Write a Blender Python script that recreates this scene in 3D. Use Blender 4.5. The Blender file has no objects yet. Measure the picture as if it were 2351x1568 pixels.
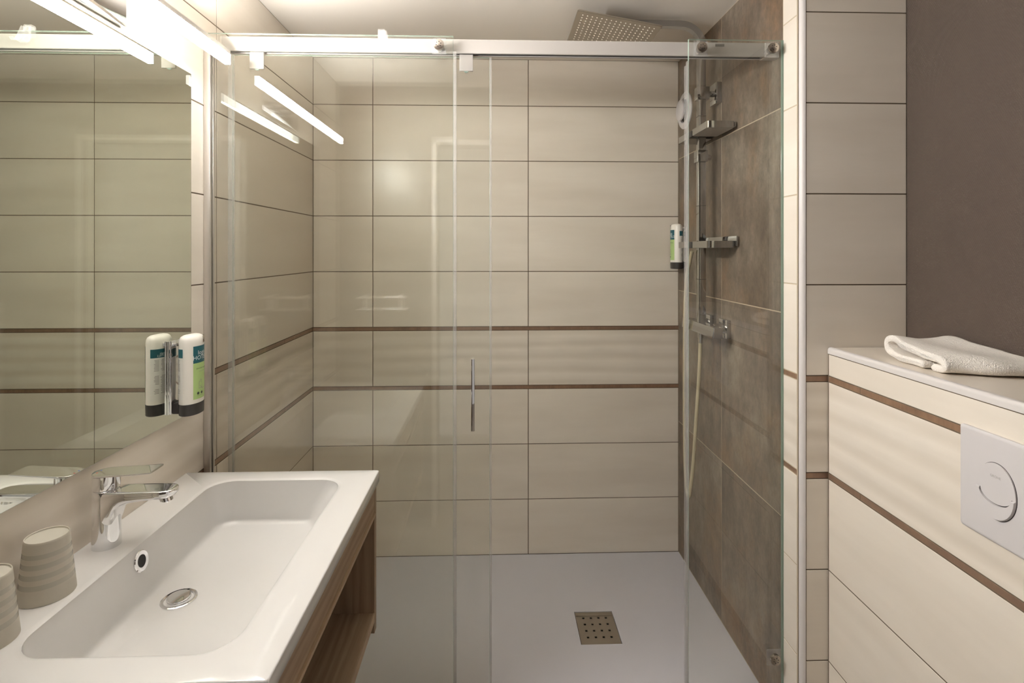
import bpy, bmesh, math, random
from math import sin, cos, pi, radians
from mathutils import Vector, Matrix

random.seed(7)
S = bpy.context.scene
C = S.collection

# ------------------------------------------------------------------ camera, world, exposure
EYE = 1.3757
cd = bpy.data.cameras.new('camera')
cam = bpy.data.objects.new('camera', cd)
C.objects.link(cam)
cam.location = (0, 0, EYE)
cam.rotation_euler = (radians(90), 0, -0.0322)
cd.sensor_fit = 'HORIZONTAL'
cd.sensor_width = 36.0
cd.lens = 1230.0 / 2351.0 * 36.0
cd.shift_y = -(784 - 576.07) / 2351.0
cd.clip_start = 0.01
S.camera = cam

LAMP_STRENGTH = 250.0
LAMP_COLOR = (1.0, 0.985, 0.965)
WORLD_STRENGTH = 0.25
w = bpy.data.worlds.new('world')
S.world = w
w.use_nodes = True
bg = w.node_tree.nodes['Background']
bg.inputs[0].default_value = (1.0, 0.93, 0.86, 1)
bg.inputs[1].default_value = WORLD_STRENGTH
S.view_settings.view_transform = 'Standard'
S.view_settings.look = 'None'
S.view_settings.gamma = 1.0
S.view_settings.use_curve_mapping = False
S.view_settings.exposure = 0.58
try:
    S.cycles.max_bounces = 20
    S.cycles.transparent_max_bounces = 24
    S.cycles.glossy_bounces = 8
    S.cycles.diffuse_bounces = 10
    S.cycles.sample_clamp_indirect = 12.0
    S.cycles.use_denoising = True
    S.cycles.caustics_reflective = True
except Exception:
    pass

# ------------------------------------------------------------------ room measures (metres)
XL, XR, D = -0.8138, 0.8415, 2.4268       # left wall, right shower wall, back wall
CEIL = 2.243
FRONT = 0.305                              # inner face of the wall with the doorway
PY = 1.444                                 # tiled partition facing the door
NX = 1.1377                                # brown niche wall
BX = 0.9155                                # front of the boxed-in cistern
BZ = 1.1105                                # top of that box
FLOOR = -0.04

# ------------------------------------------------------------------ materials
def lin(c):
    c /= 255.0
    return c / 12.92 if c <= 0.04045 else ((c + 0.055) / 1.055) ** 2.4
def rgb(r, g, b):
    return (lin(r), lin(g), lin(b), 1.0)

def new_mat(name):
    m = bpy.data.materials.new(name)
    m.use_nodes = True
    nt = m.node_tree
    p = nt.nodes['Principled BSDF']
    return m, nt, p

def simple(name, col, rough=0.5, metal=0.0, spec=0.5, coat=0.0, bump=0.0, bscale=300.0, var=0.0):
    m, nt, p = new_mat(name)
    p.inputs['Base Color'].default_value = col
    p.inputs['Roughness'].default_value = rough
    p.inputs['Metallic'].default_value = metal
    p.inputs['Specular IOR Level'].default_value = spec
    p.inputs['Coat Weight'].default_value = coat
    p.inputs['Coat Roughness'].default_value = 0.05
    if bump or var:
        tc = nt.nodes.new('ShaderNodeTexCoord')
        n = nt.nodes.new('ShaderNodeTexNoise')
        n.inputs['Scale'].default_value = bscale
        n.inputs['Detail'].default_value = 3
        nt.links.new(tc.outputs['Object'], n.inputs['Vector'])
        if bump:
            b = nt.nodes.new('ShaderNodeBump')
            b.inputs['Strength'].default_value = bump
            b.inputs['Distance'].default_value = 0.002
            nt.links.new(n.outputs[0], b.inputs['Height'])
            nt.links.new(b.outputs[0], p.inputs['Normal'])
        if var:
            mx = nt.nodes.new('ShaderNodeMix'); mx.data_type = 'RGBA'
            mx.inputs[6].default_value = tuple(v * (1 - var) for v in col[:3]) + (1,)
            mx.inputs[7].default_value = tuple(min(1, v * (1 + var)) for v in col[:3]) + (1,)
            nt.links.new(n.outputs[0], mx.inputs[0])
            nt.links.new(mx.outputs[2], p.inputs['Base Color'])
    return m

def coords(nt, scale, rnd=True, offs=37.0):
    """object coordinates, shifted per object, stretched by scale"""
    tc = nt.nodes.new('ShaderNodeTexCoord')
    v = tc.outputs['Object']
    if rnd:
        oi = nt.nodes.new('ShaderNodeObjectInfo')
        mul = nt.nodes.new('ShaderNodeMath'); mul.operation = 'MULTIPLY'
        mul.inputs[1].default_value = offs
        nt.links.new(oi.outputs['Random'], mul.inputs[0])
        cx = nt.nodes.new('ShaderNodeCombineXYZ')
        for i in range(3):
            nt.links.new(mul.outputs[0], cx.inputs[i])
        ad = nt.nodes.new('ShaderNodeVectorMath'); ad.operation = 'ADD'
        nt.links.new(v, ad.inputs[0]); nt.links.new(cx.outputs[0], ad.inputs[1])
        v = ad.outputs[0]
    mp = nt.nodes.new('ShaderNodeMapping')
    mp.inputs['Scale'].default_value = scale
    nt.links.new(v, mp.inputs['Vector'])
    return mp.outputs[0]

def noise(nt, vec, scale=1.0, detail=4, rough=0.55):
    n = nt.nodes.new('ShaderNodeTexNoise')
    n.inputs['Scale'].default_value = scale
    n.inputs['Detail'].default_value = detail
    n.inputs['Roughness'].default_value = rough
    nt.links.new(vec, n.inputs['Vector'])
    return n.outputs[0]

def ramp(nt, fac, stops):
    r = nt.nodes.new('ShaderNodeValToRGB')
    e = r.color_ramp.elements
    e[0].position, e[0].color = stops[0]
    e[1].position, e[1].color = stops[1]
    for p, c in stops[2:]:
        k = e.new(p); k.color = c
    nt.links.new(fac, r.inputs[0])
    return r.outputs[0]

def mixc(nt, fac, a, b, mode='MIX'):
    mx = nt.nodes.new('ShaderNodeMix'); mx.data_type = 'RGBA'; mx.blend_type = mode
    if isinstance(fac, float):
        mx.inputs[0].default_value = fac
    else:
        nt.links.new(fac, mx.inputs[0])
    for i, v in ((6, a), (7, b)):
        if isinstance(v, tuple):
            mx.inputs[i].default_value = v
        else:
            nt.links.new(v, mx.inputs[i])
    return mx.outputs[2]

def bump(nt, p, h, strength, dist):
    b = nt.nodes.new('ShaderNodeBump')
    b.inputs['Strength'].default_value = strength
    b.inputs['Distance'].default_value = dist
    nt.links.new(h, b.inputs['Height'])
    nt.links.new(b.outputs[0], p.inputs['Normal'])

def tile_mat(name, wavy=False):
    m, nt, p = new_mat(name)
    broad = noise(nt, coords(nt, (1.6, 1.6, 9.0)), 1.0, 3)
    linen = noise(nt, coords(nt, (9, 9, 190)), 1.0, 3)
    col = ramp(nt, broad, [(0.3, rgb(217, 208, 195)), (0.7, rgb(229, 221, 209))])
    col = mixc(nt, linen, col, rgb(219, 209, 195), 'MIX')
    mm = nt.nodes.new('ShaderNodeMix'); mm.data_type = 'RGBA'
    mm.inputs[0].default_value = 0.35
    c0 = ramp(nt, broad, [(0.3, rgb(217, 208, 195)), (0.7, rgb(229, 221, 209))])
    nt.links.new(c0, mm.inputs[6]); nt.links.new(col, mm.inputs[7])
    out = mm.outputs[2]
    if wavy:
        wv = nt.nodes.new('ShaderNodeTexWave')
        wv.wave_type = 'BANDS'; wv.bands_direction = 'Z'; wv.wave_profile = 'SIN'
        wv.inputs['Scale'].default_value = 1.0
        wv.inputs['Distortion'].default_value = 4.5
        wv.inputs['Detail'].default_value = 2.0
        wv.inputs['Detail Scale'].default_value = 0.5
        nt.links.new(coords(nt, (1.0, 1.0, 5.2)), wv.inputs['Vector'])
        soft = ramp(nt, wv.outputs[1], [(0.0, (0, 0, 0, 1)), (0.75, (1, 1, 1, 1))])
        out = mixc(nt, soft, mixc(nt, 1.0, out, (0.92, 0.91, 0.895, 1), 'MULTIPLY'), out)  # wave troughs darkened in the colour, painting the shading of the relief
        bump(nt, p, wv.outputs[1], 0.6, 0.0022)
    else:
        bump(nt, p, linen, 0.08, 0.0006)
    nt.links.new(out, p.inputs['Base Color'])
    p.inputs['Roughness'].default_value = 0.26
    p.inputs['Specular IOR Level'].default_value = 0.45
    return m

def dark_tile_mat():
    m, nt, p = new_mat('rusty_grey_stoneware')
    cloud = noise(nt, coords(nt, (4.2, 4.2, 3.0)), 1.0, 6, 0.68)
    mott = noise(nt, coords(nt, (26, 26, 13), True, 53.0), 1.0, 6, 0.72)
    speck = noise(nt, coords(nt, (150, 150, 70)), 1.0, 3, 0.7)
    rust = noise(nt, coords(nt, (3.4, 3.4, 2.4), True, 91.0), 1.0, 6, 0.72)
    col = ramp(nt, cloud, [(0.30, rgb(90, 79, 68)), (0.50, rgb(112, 100, 87)), (0.70, rgb(136, 127, 114))])
    mt = ramp(nt, mott, [(0.34, (0.72, 0.71, 0.70, 1)), (0.52, (1.0, 1.0, 1.0, 1)), (0.68, (1.24, 1.24, 1.23, 1))])
    col = mixc(nt, 1.0, col, mt, 'MULTIPLY')
    rf = ramp(nt, rust, [(0.50, (0, 0, 0, 1)), (0.68, (1, 1, 1, 1))])
    k = nt.nodes.new('ShaderNodeMath'); k.operation = 'MULTIPLY'
    nt.links.new(rf, k.inputs[0]); nt.links.new(mott, k.inputs[1])
    col = mixc(nt, k.outputs[0], col, rgb(140, 108, 74))
    sp = ramp(nt, speck, [(0.35, (0.84, 0.84, 0.84, 1)), (0.65, (1.12, 1.12, 1.12, 1))])
    col = mixc(nt, 0.7, col, mixc(nt, 1.0, col, sp, 'MULTIPLY'))
    nt.links.new(col, p.inputs['Base Color'])
    p.inputs['Roughness'].default_value = 0.42
    p.inputs['Specular IOR Level'].default_value = 0.4
    bump(nt, p, speck, 0.15, 0.0008)
    return m

def weave_mat(name, col, strength=0.5, pitch=0.0048):
    m, nt, p = new_mat(name)
    tc = nt.nodes.new('ShaderNodeTexCoord')
    sx = nt.nodes.new('ShaderNodeSeparateXYZ')
    nt.links.new(tc.outputs['Object'], sx.inputs[0])
    def M(op, a, b=None):
        n = nt.nodes.new('ShaderNodeMath'); n.operation = op
        for i, v in ((0, a), (1, b)):
            if v is None: continue
            if isinstance(v, (int, float)): n.inputs[i].default_value = v
            else: nt.links.new(v, n.inputs[i])
        return n.outputs[0]
    # a staggered knit of little dots in the plane of the sheet: u = x+y, v = z+y*0.5
    horizontal = M('ADD', sx.outputs[0], sx.outputs[1])
    v2 = M('ADD', sx.outputs[2], M('SUBTRACT', sx.outputs[0], sx.outputs[1])) if 'ceiling' in name else sx.outputs[2]
    a = M('SINE', M('MULTIPLY', M('ADD', horizontal, M('MULTIPLY', v2, 0.55)), 2 * pi / pitch))
    b = M('SINE', M('MULTIPLY', M('SUBTRACT', v2, M('MULTIPLY', horizontal, 0.2)), 2 * pi / (pitch * 0.8)))
    h = M('ADD', M('MULTIPLY', M('MULTIPLY', a, b), 0.5), 0.5)
    bump(nt, p, h, strength, 0.0012)
    c2 = tuple(v * 1.05 for v in col[:3]) + (1,)
    c1 = tuple(v * 0.93 for v in col[:3]) + (1,)
    nt.links.new(mixc(nt, h, c1, c2), p.inputs['Base Color'])
    p.inputs['Roughness'].default_value = 0.6
    p.inputs['Specular IOR Level'].default_value = 0.3
    return m

def wood_mat(name, dark, light, along='Y'):
    m, nt, p = new_mat(name)
    sc = {'Y': (60, 2.6, 60), 'Z': (60, 60, 2.6), 'X': (2.6, 60, 60)}[along]
    sc2 = {'Y': (14, 1.3, 14), 'Z': (14, 14, 1.3), 'X': (1.3, 14, 14)}[along]
    fine = noise(nt, coords(nt, sc), 3.0, 5, 0.7)
    big = noise(nt, coords(nt, sc2), 1.0, 4, 0.6)
    wv = nt.nodes.new('ShaderNodeTexWave')
    wv.wave_type = 'RINGS'; wv.rings_direction = along
    wv.inputs['Scale'].default_value = 1.2
    wv.inputs['Distortion'].default_value = 9
    wv.inputs['Detail'].default_value = 3
    nt.links.new(coords(nt, sc2), wv.inputs['Vector'])
    a = mixc(nt, 0.5, fine, big)
    a = mixc(nt, 0.18, a, wv.outputs[0])
    nt.links.new(ramp(nt, a, [(0.3, dark), (0.7, light)]), p.inputs['Base Color'])
    p.inputs['Roughness'].default_value = 0.5
    p.inputs['Specular IOR Level'].default_value = 0.3
    bump(nt, p, fine, 0.2, 0.0006)
    return m

def strip_mat():
    m, nt, p = new_mat('brown_metal_listel')
    n = noise(nt, coords(nt, (30, 30, 8)), 1.0, 5, 0.7)
    oi = nt.nodes.new('ShaderNodeObjectInfo')
    c = ramp(nt, n, [(0.3, rgb(130, 103, 84)), (0.7, rgb(164, 132, 106))])
    c = mixc(nt, oi.outputs['Random'], c, mixc(nt, 0.5, c, rgb(138, 116, 100)))
    nt.links.new(c, p.inputs['Base Color'])
    p.inputs['Roughness'].default_value = 0.32
    p.inputs['Metallic'].default_value = 0.35
    return m

def glass_mat(name, tint):
    """clear pane: real Fresnel reflection at both faces, the rest passes straight through"""
    m = bpy.data.materials.new(name); m.use_nodes = True
    nt = m.node_tree
    nt.nodes.remove(nt.nodes['Principled BSDF'])
    out = nt.nodes['Material Output']
    geo = nt.nodes.new('ShaderNodeNewGeometry')
    mr = nt.nodes.new('ShaderNodeMapRange')
    mr.inputs[3].default_value = 1.52
    mr.inputs[4].default_value = 1.0 / 1.52
    nt.links.new(geo.outputs['Backfacing'], mr.inputs[0])
    fr = nt.nodes.new('ShaderNodeFresnel')
    nt.links.new(mr.outputs[0], fr.inputs['IOR'])
    tr = nt.nodes.new('ShaderNodeBsdfTransparent'); tr.inputs[0].default_value = tint
    gl = nt.nodes.new('ShaderNodeBsdfGlossy')
    gl.inputs['Roughness'].default_value = 0.0
    gl.inputs[0].default_value = (1, 1, 1, 1)
    mx = nt.nodes.new('ShaderNodeMixShader')
    nt.links.new(fr.outputs[0], mx.inputs[0])
    nt.links.new(tr.outputs[0], mx.inputs[1]); nt.links.new(gl.outputs[0], mx.inputs[2])
    nt.links.new(mx.outputs[0], out.inputs['Surface'])
    return m

def clear_plastic(name, col, alpha, rough=0.15):
    m, nt, p = new_mat(name)
    p.inputs['Base Color'].default_value = col
    p.inputs['Alpha'].default_value = alpha
    p.inputs['Roughness'].default_value = rough
    return m

def emit_mat(name, col, strength):
    m = bpy.data.materials.new(name); m.use_nodes = True
    nt = m.node_tree
    nt.nodes.remove(nt.nodes['Principled BSDF'])
    e = nt.nodes.new('ShaderNodeEmission')
    e.inputs[0].default_value = col + (1,)
    e.inputs[1].default_value = strength
    nt.links.new(e.outputs[0], nt.nodes['Material Output'].inputs['Surface'])
    return m

def cup_mat():
    """satin plastic with glossy bands"""
    m, nt, p = new_mat('taupe_plastic_glossy_bands')
    tc = nt.nodes.new('ShaderNodeTexCoord')
    sx = nt.nodes.new('ShaderNodeSeparateXYZ')
    nt.links.new(tc.outputs['Object'], sx.inputs[0])
    ad = nt.nodes.new('ShaderNodeMath'); ad.operation = 'MULTIPLY'; ad.inputs[1].default_value = 1 / 0.0163
    nt.links.new(sx.outputs[2], ad.inputs[0])
    fr = nt.nodes.new('ShaderNodeMath'); fr.operation = 'FRACT'
    nt.links.new(ad.outputs[0], fr.inputs[0])
    gt = nt.nodes.new('ShaderNodeMath'); gt.operation = 'GREATER_THAN'; gt.inputs[1].default_value = 0.5
    nt.links.new(fr.outputs[0], gt.inputs[0])
    lt = nt.nodes.new('ShaderNodeMath'); lt.operation = 'LESS_THAN'; lt.inputs[1].default_value = 0.032
    ab = nt.nodes.new('ShaderNodeMath'); ab.operation = 'ABSOLUTE'
    nt.links.new(sx.outputs[2], ab.inputs[0]); nt.links.new(ab.outputs[0], lt.inputs[0])
    k = nt.nodes.new('ShaderNodeMath'); k.operation = 'MULTIPLY'
    nt.links.new(gt.outputs[0], k.inputs[0]); nt.links.new(lt.outputs[0], k.inputs[1])
    mr = nt.nodes.new('ShaderNodeMapRange')
    mr.inputs[3].default_value = 0.5; mr.inputs[4].default_value = 0.08
    nt.links.new(k.outputs[0], mr.inputs[0]); nt.links.new(mr.outputs[0], p.inputs['Roughness'])
    nt.links.new(mixc(nt, k.outputs[0], rgb(182, 176, 162), rgb(172, 167, 154)), p.inputs['Base Color'])
    return m

M = {}
M['tile'] = tile_mat('beige_ceramic')
M['wave'] = tile_mat('beige_wavy_ceramic', True)
M['dark'] = dark_tile_mat()
M['strip'] = strip_mat()
M['grout'] = simple('brown_grey_grout', rgb(104, 90, 74), 0.9, bump=0.2)
M['grout_light'] = simple('pale_grout', rgb(186, 172, 150), 0.9, bump=0.2)
M['ceiling'] = weave_mat('ceiling_woven_covering', rgb(236, 229, 219), 0.35, 0.006)
M['brown'] = weave_mat('brown_woven_covering', rgb(82, 71, 63), 0.6, 0.0062)
M['cream'] = weave_mat('beige_woven_covering', rgb(206, 195, 182), 0.35)
M['floor'] = simple('floor_stoneware', rgb(140, 130, 118), 0.5, var=0.12, bscale=18)
M['tray'] = simple('grey_resin', rgb(200, 199, 205), 0.55, bump=0.25, bscale=900, var=0.03)
M['porcelain'] = simple('white_porcelain', rgb(202, 200, 197), 0.12, coat=0.3)
M['white'] = simple('white_plastic', rgb(204, 200, 200), 0.35)
M['white_trim'] = simple('white_profile', rgb(210, 205, 202), 0.4)
M['offwhite'] = simple('white_satin_metal', rgb(176, 171, 166), 0.45, 0.0, 0.25)
M['chrome'] = simple('chrome', (0.86, 0.86, 0.87, 1), 0.05, 1.0)
M['chrome_grey'] = simple('chrome_dim_reflection', (0.52, 0.515, 0.51, 1), 0.08, 1.0)  # base greyed to stand in for dim surroundings mirrored in the chrome
M['chrome_dark'] = simple('chrome_dark_reflection', (0.40, 0.395, 0.39, 1), 0.12, 1.0)  # same chrome, with the arm's dark reflection put into the base colour
M['satin'] = simple('satin_steel', rgb(176, 168, 160), 0.22, 1.0)
M['steel'] = simple('brushed_steel', rgb(176, 168, 156), 0.4, 1.0, bump=0.1, bscale=500)
M['black'] = simple('black_plastic', rgb(52, 49, 47), 0.35)
M['slot'] = simple('dark_groove', rgb(58, 54, 54), 0.5)
M['mirror'] = simple('silvered_glass', (0.80, 0.815, 0.745, 1), 0.0, 1.0)
M['mirror_edge'] = simple('mirror_ground_edge', rgb(160, 175, 165), 0.3)
M['glass'] = glass_mat('clear_pane', (0.984, 0.99, 0.976, 1))
M['edge'] = clear_plastic('green_glass_edge', rgb(176, 200, 186), 0.55, 0.1)
M['seal'] = clear_plastic('translucent_seal', rgb(192, 189, 185), 0.3, 0.15)
M['clear'] = clear_plastic('clear_plastic', rgb(215, 213, 211), 0.15, 0.08)
M['aluminium'] = simple('aluminium', rgb(205, 200, 194), 0.3, 0.8)
M['lamp'] = emit_mat('lit_diffuser_front', LAMP_COLOR, LAMP_STRENGTH)
M['lamp_under'] = emit_mat('lit_diffuser_underside', LAMP_COLOR, LAMP_STRENGTH * 0.30)
M['lamp_added_top'] = emit_mat('added_uplight_glow', LAMP_COLOR, LAMP_STRENGTH * 4.6)  # invented uplight, added for more bounce from the ceiling
M['lamp_end'] = emit_mat('lit_diffuser_end', LAMP_COLOR, LAMP_STRENGTH * 0.05)
M['lamp_rear'] = emit_mat('lit_diffuser_rear', LAMP_COLOR, LAMP_STRENGTH * 0.02)
M['wood'] = wood_mat('taupe_oak', rgb(134, 110, 87), rgb(170, 147, 120), 'Y')
M['wood_z'] = wood_mat('taupe_oak_upright', rgb(128, 104, 82), rgb(164, 141, 115), 'Z')
M['wood_edge'] = simple('oak_edging', rgb(168, 144, 116), 0.5, var=0.1, bscale=60)
M['cup'] = cup_mat()
M['cup_base'] = simple('cup_base', rgb(176, 172, 160), 0.35)
M['bottle'] = simple('white_bottle', rgb(236, 232, 224), 0.3)
M['teal'] = simple('teal_print', rgb(30, 92, 102), 0.4)
M['green'] = simple('green_print', rgb(174, 202, 132), 0.4)
M['paper'] = simple('label_paper', rgb(234, 232, 226), 0.45)
M['ink'] = simple('dark_ink', rgb(60, 70, 62), 0.5)
M['grey_ink'] = simple('grey_ink', rgb(150, 148, 144), 0.5)
M['white_ink'] = simple('white_ink', rgb(238, 240, 240), 0.5)
M['terry'] = simple('white_terry', rgb(240, 234, 226), 0.95, spec=0.1, bump=1.0, bscale=380)
for n_ in M['terry'].node_tree.nodes:
    if n_.type == 'BUMP': n_.inputs['Distance'].default_value = 0.003
M['hose'] = simple('silver_hose', rgb(196, 186, 158), 0.35, 0.3)
M['red'] = simple('red_mark', rgb(200, 60, 40), 0.4)
M['blue'] = simple('blue_mark', rgb(50, 90, 180), 0.4)
M['nozzle'] = simple('rubber_nozzle', rgb(225, 218, 208), 0.5)
M['hole'] = simple('dark_hole', rgb(24, 20, 18), 0.7)
M['sticker'] = simple('grey_sticker', rgb(120, 116, 110), 0.5)

# ------------------------------------------------------------------ mesh helpers
class B:
    """collects shapes in world coordinates; build() links them as one mesh object"""
    def __init__(self):
        self.bm = bmesh.new()
    def _setmat(self, faces, mi):
        for f in faces:
            f.material_index = mi
    def box(self, a, b, bev=0.0, mi=0, seg=2):
        r = bmesh.ops.create_cube(self.bm, size=1.0)
        vs = r['verts']
        for v in vs:
            v.co = Vector([(a[i] + b[i]) / 2 + v.co[i] * (b[i] - a[i]) for i in range(3)])
        fs = set(f for v in vs for f in v.link_faces)
        self._setmat(fs, mi)
        if bev > 0:
            es = set(e for v in vs for e in v.link_edges)
            r = bmesh.ops.bevel(self.bm, geom=list(es), offset=bev, segments=seg, profile=0.5, affect='EDGES')
            self._setmat(r['faces'], mi)
        return self
    def ring(self, pts):
        return [self.bm.verts.new(p) for p in pts]
    def loft(self, rings, cap0=True, cap1=True, mi=0, close=True):
        R = [self.ring(r) for r in rings]
        n = len(R[0])
        for a, b in zip(R, R[1:]):
            for i in range(n if close else n - 1):
                j = (i + 1) % n
                try:
                    f = self.bm.faces.new((a[i], a[j], b[j], b[i])); f.material_index = mi
                except ValueError:
                    pass
        if cap0:
            f = self.bm.faces.new(list(reversed(R[0]))); f.material_index = mi
        if cap1:
            f = self.bm.faces.new(R[-1]); f.material_index = mi
        return self
    def cyl(self, p0, p1, r, seg=24, mi=0, r1=None):
        p0, p1 = Vector(p0), Vector(p1)
        d = (p1 - p0).normalized()
        u = d.orthogonal().normalized(); v = d.cross(u)
        r1 = r if r1 is None else r1
        return self.loft([[p0 + (u * cos(t) + v * sin(t)) * r for t in [2 * pi * k / seg for k in range(seg)]],
                          [p1 + (u * cos(t) + v * sin(t)) * r1 for t in [2 * pi * k / seg for k in range(seg)]]], mi=mi)
    def lathe(self, base, axis, prof, seg=40, mi=0, sx=1.0, sy=1.0, cap0=True, cap1=True):
        """prof: list of (radius, distance along axis)"""
        base, d = Vector(base), Vector(axis).normalized()
        if abs(d.z) > 0.9:
            u, v = Vector((1, 0, 0)), Vector((0, 1, 0))
            if d.z < 0: v = -v
        else:
            u = d.orthogonal().normalized(); v = d.cross(u)
        return self.loft([[base + d * h + u * (r * sx * cos(2 * pi * k / seg)) + v * (r * sy * sin(2 * pi * k / seg))
                           for k in range(seg)] for r, h in prof], cap0, cap1, mi)
    def tube(self, pts, r, seg=12, mi=0, flat=None):
        """sweep of a circle (or flat=(half width, half height, up)) along points"""
        pts = [Vector(p) for p in pts]
        rings = []
        ref = None
        for i, p in enumerate(pts):
            d = (pts[min(i + 1, len(pts) - 1)] - pts[max(i - 1, 0)]).normalized()
            if ref is None:
                ref = Vector(flat[2]) if flat else d.orthogonal().normalized()
            u = (ref - d * ref.dot(d)).normalized(); v = d.cross(u)
            ref = u
            if flat:
                hw, hh = flat[0], flat[1]
                rings.append([p + u * a + v * b for a, b in ((hw, -hh), (hw, hh), (-hw, hh), (-hw, -hh))])
            else:
                rings.append([p + (u * cos(2 * pi * k / seg) + v * sin(2 * pi * k / seg)) * r for k in range(seg)])
        return self.loft(rings, mi=mi)
    def prism(self, poly, h0, h1, plane, mi=0):
        """extrude a 2-D polygon. plane 'XY' -> along z, 'YZ' -> along x, 'XZ' -> along y"""
        def P(a, b, h):
            return {'XY': (a, b, h), 'YZ': (h, a, b), 'XZ': (a, h, b)}[plane]
        return self.loft([[P(a, b, h0) for a, b in poly], [P(a, b, h1) for a, b in poly]], mi=mi)
    def build(self, name, mats, parent=None, smooth=True, ang=35, recenter=True):
        bm = self.bm
        bmesh.ops.recalc_face_normals(bm, faces=bm.faces)
        me = bpy.data.meshes.new(name)
        c = Vector((0, 0, 0))
        if recenter and bm.verts:
            lo = Vector([min(v.co[i] for v in bm.verts) for i in range(3)])
            hi = Vector([max(v.co[i] for v in bm.verts) for i in range(3)])
            c = (lo + hi) / 2
            for v in bm.verts:
                v.co -= c
        bm.to_mesh(me); bm.free()
        for m in (mats if isinstance(mats, (list, tuple)) else [mats]):
            me.materials.append(M[m])
        if smooth:
            for p in me.polygons:
                p.use_smooth = True
            me.set_sharp_from_angle(angle=radians(ang))
        o = bpy.data.objects.new(name, me)
        C.objects.link(o)
        put(o, c, parent)
        return o

WORLD = {}
def put(o, c, parent=None):
    """world position c, under parent"""
    WORLD[o.name] = Vector(c)
    if parent is not None:
        o.parent = parent
        o.location = Vector(c) - WORLD[parent.name]
    else:
        o.location = c

def tag(o, label, cat, group=None):
    o['label'] = label; o['category'] = cat
    if group: o['group'] = group
    return o

def thing(name, loc, label, cat, group=None):
    o = bpy.data.objects.new(name, None)
    o.empty_display_size = 0.05
    C.objects.link(o)
    put(o, loc)
    return tag(o, label, cat, group)

def struct(o):
    o['kind'] = 'structure'
    return o

def rrect(x0, x1, y0, y1, r, n=6):
    pts = []
    for cx, cy, a in ((x1 - r, y1 - r, 0), (x0 + r, y1 - r, 90), (x0 + r, y0 + r, 180), (x1 - r, y0 + r, 270)):
        for k in range(n + 1):
            t = radians(a + 90.0 * k / n)
            pts.append((cx + r * cos(t), cy + r * sin(t)))
    return pts

def text_mesh(name, body, size, mat, place, parent, align='CENTER'):
    """flat lettering: letters laid out in (u, v), every vertex moved by place(u, v)"""
    cu = bpy.data.curves.new(name, 'FONT')
    cu.body = body; cu.size = size; cu.align_x = align; cu.resolution_u = 2
    cu.space_line = 0.85
    to = bpy.data.objects.new(name, cu)
    C.objects.link(to)
    dg = bpy.context.evaluated_depsgraph_get()
    me = bpy.data.meshes.new_from_object(to.evaluated_get(dg))
    bpy.data.objects.remove(to); bpy.data.curves.remove(cu)
    bm = bmesh.new(); bm.from_mesh(me)
    bpy.data.meshes.remove(me)
    for v in bm.verts:
        v.co = Vector(place(v.co.x, v.co.y))
    b = B(); b.bm.free(); b.bm = bm
    return b.build(name, mat, parent, smooth=False)

# ------------------------------------------------------------------ tiling
TILES = {}
JOINT = 0.0034
def tile_piece(name, w, h, mat, pos, rotz, parent, thick=0.006, cham=0.0006, proud=0.0):
    """a chamfered tile, local x = width, z = height, front face at y = 0 looking to -y"""
    key = (round(w, 4), round(h, 4), mat, thick)
    me = TILES.get(key)
    if me is None:
        a, b, c = w / 2, h / 2, cham
        vs = [(-a, thick, -b), (a, thick, -b), (a, thick, b), (-a, thick, b),
              (-a, c, -b), (a, c, -b), (a, c, b), (-a, c, b),
              (-a + c, 0, -b + c), (a - c, 0, -b + c), (a - c, 0, b - c), (-a + c, 0, b - c)]
        fs = [(8, 9, 10, 11), (3, 2, 1, 0)]
        for i in range(4):
            j = (i + 1) % 4
            fs += [(i, j, j + 4, i + 4), (i + 4, j + 4, j + 8, i + 8)]
        me = bpy.data.meshes.new(name)
        me.from_pydata(vs, [], fs)
        me.materials.append(M[mat]); me.update()
        TILES[key] = me
    o = bpy.data.objects.new(name, me)
    C.objects.link(o)
    o.rotation_euler = (0, 0, rotz)
    n = Vector((sin(rotz), -cos(rotz), 0))
    put(o, Vector(pos) + n * proud, parent)
    return o

ROWS = [(0, .25, 'tile'), (.25, .50, 'tile'), (.50, .75, 'tile'), (.75, .7663, 'strip'), (.7663, 1.0163, 'wave'),
        (1.0163, 1.0326, 'strip'), (1.0326, 1.2826, 'tile'), (1.2826, 1.5326, 'tile'), (1.5326, 1.7826, 'tile'),
        (1.7826, 2.0326, 'tile'), (2.0326, CEIL, 'tile')]

def tile_wall(parent, cols, place, rotz, rows=ROWS, zmin=0.0, zmax=CEIL, strip_len=0.5, strip_off=0.0):
    """cols: column borders along the wall; place(u, z) -> point of the wall plane"""
    for z0, z1, mat in rows:
        a, b = max(z0, zmin), min(z1, zmax)
        if b - a < 0.012:
            continue
        borders = list(cols)
        if mat == 'strip':
            lo, hi = min(cols), max(cols)
            borders = [lo]; x = lo + strip_off
            while x < hi - 0.05:
                if x > lo + 0.05: borders.append(x)
                x += strip_len
            borders.append(hi)
        for u0, u1 in zip(borders, borders[1:]):
            j = JOINT if mat != 'strip' else 0.001
            tile_piece('strip' if mat == 'strip' else 'tile', abs(u1 - u0) - j, b - a - (JOINT if mat != 'strip' else 0.0016), mat,
                       place((u0 + u1) / 2, (a + b) / 2), rotz, parent, proud=-0.0006 if mat == 'strip' else 0.0)

def wall(name, a, b, mat):
    return struct(B().box(a, b).build(name, mat, smooth=False))

REC = 0.0022
REC_SIDE = 0.0008
wb = wall('wall_back', (XL - .1, D + REC, -.2), (XR + .1, D + .12, CEIL + .05), 'grout')
tile_wall(wb, [XL, -0.5478, 0.1522, XR], lambda u, z: (u, D, z), 0, strip_len=0.6, strip_off=0.463)

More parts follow.
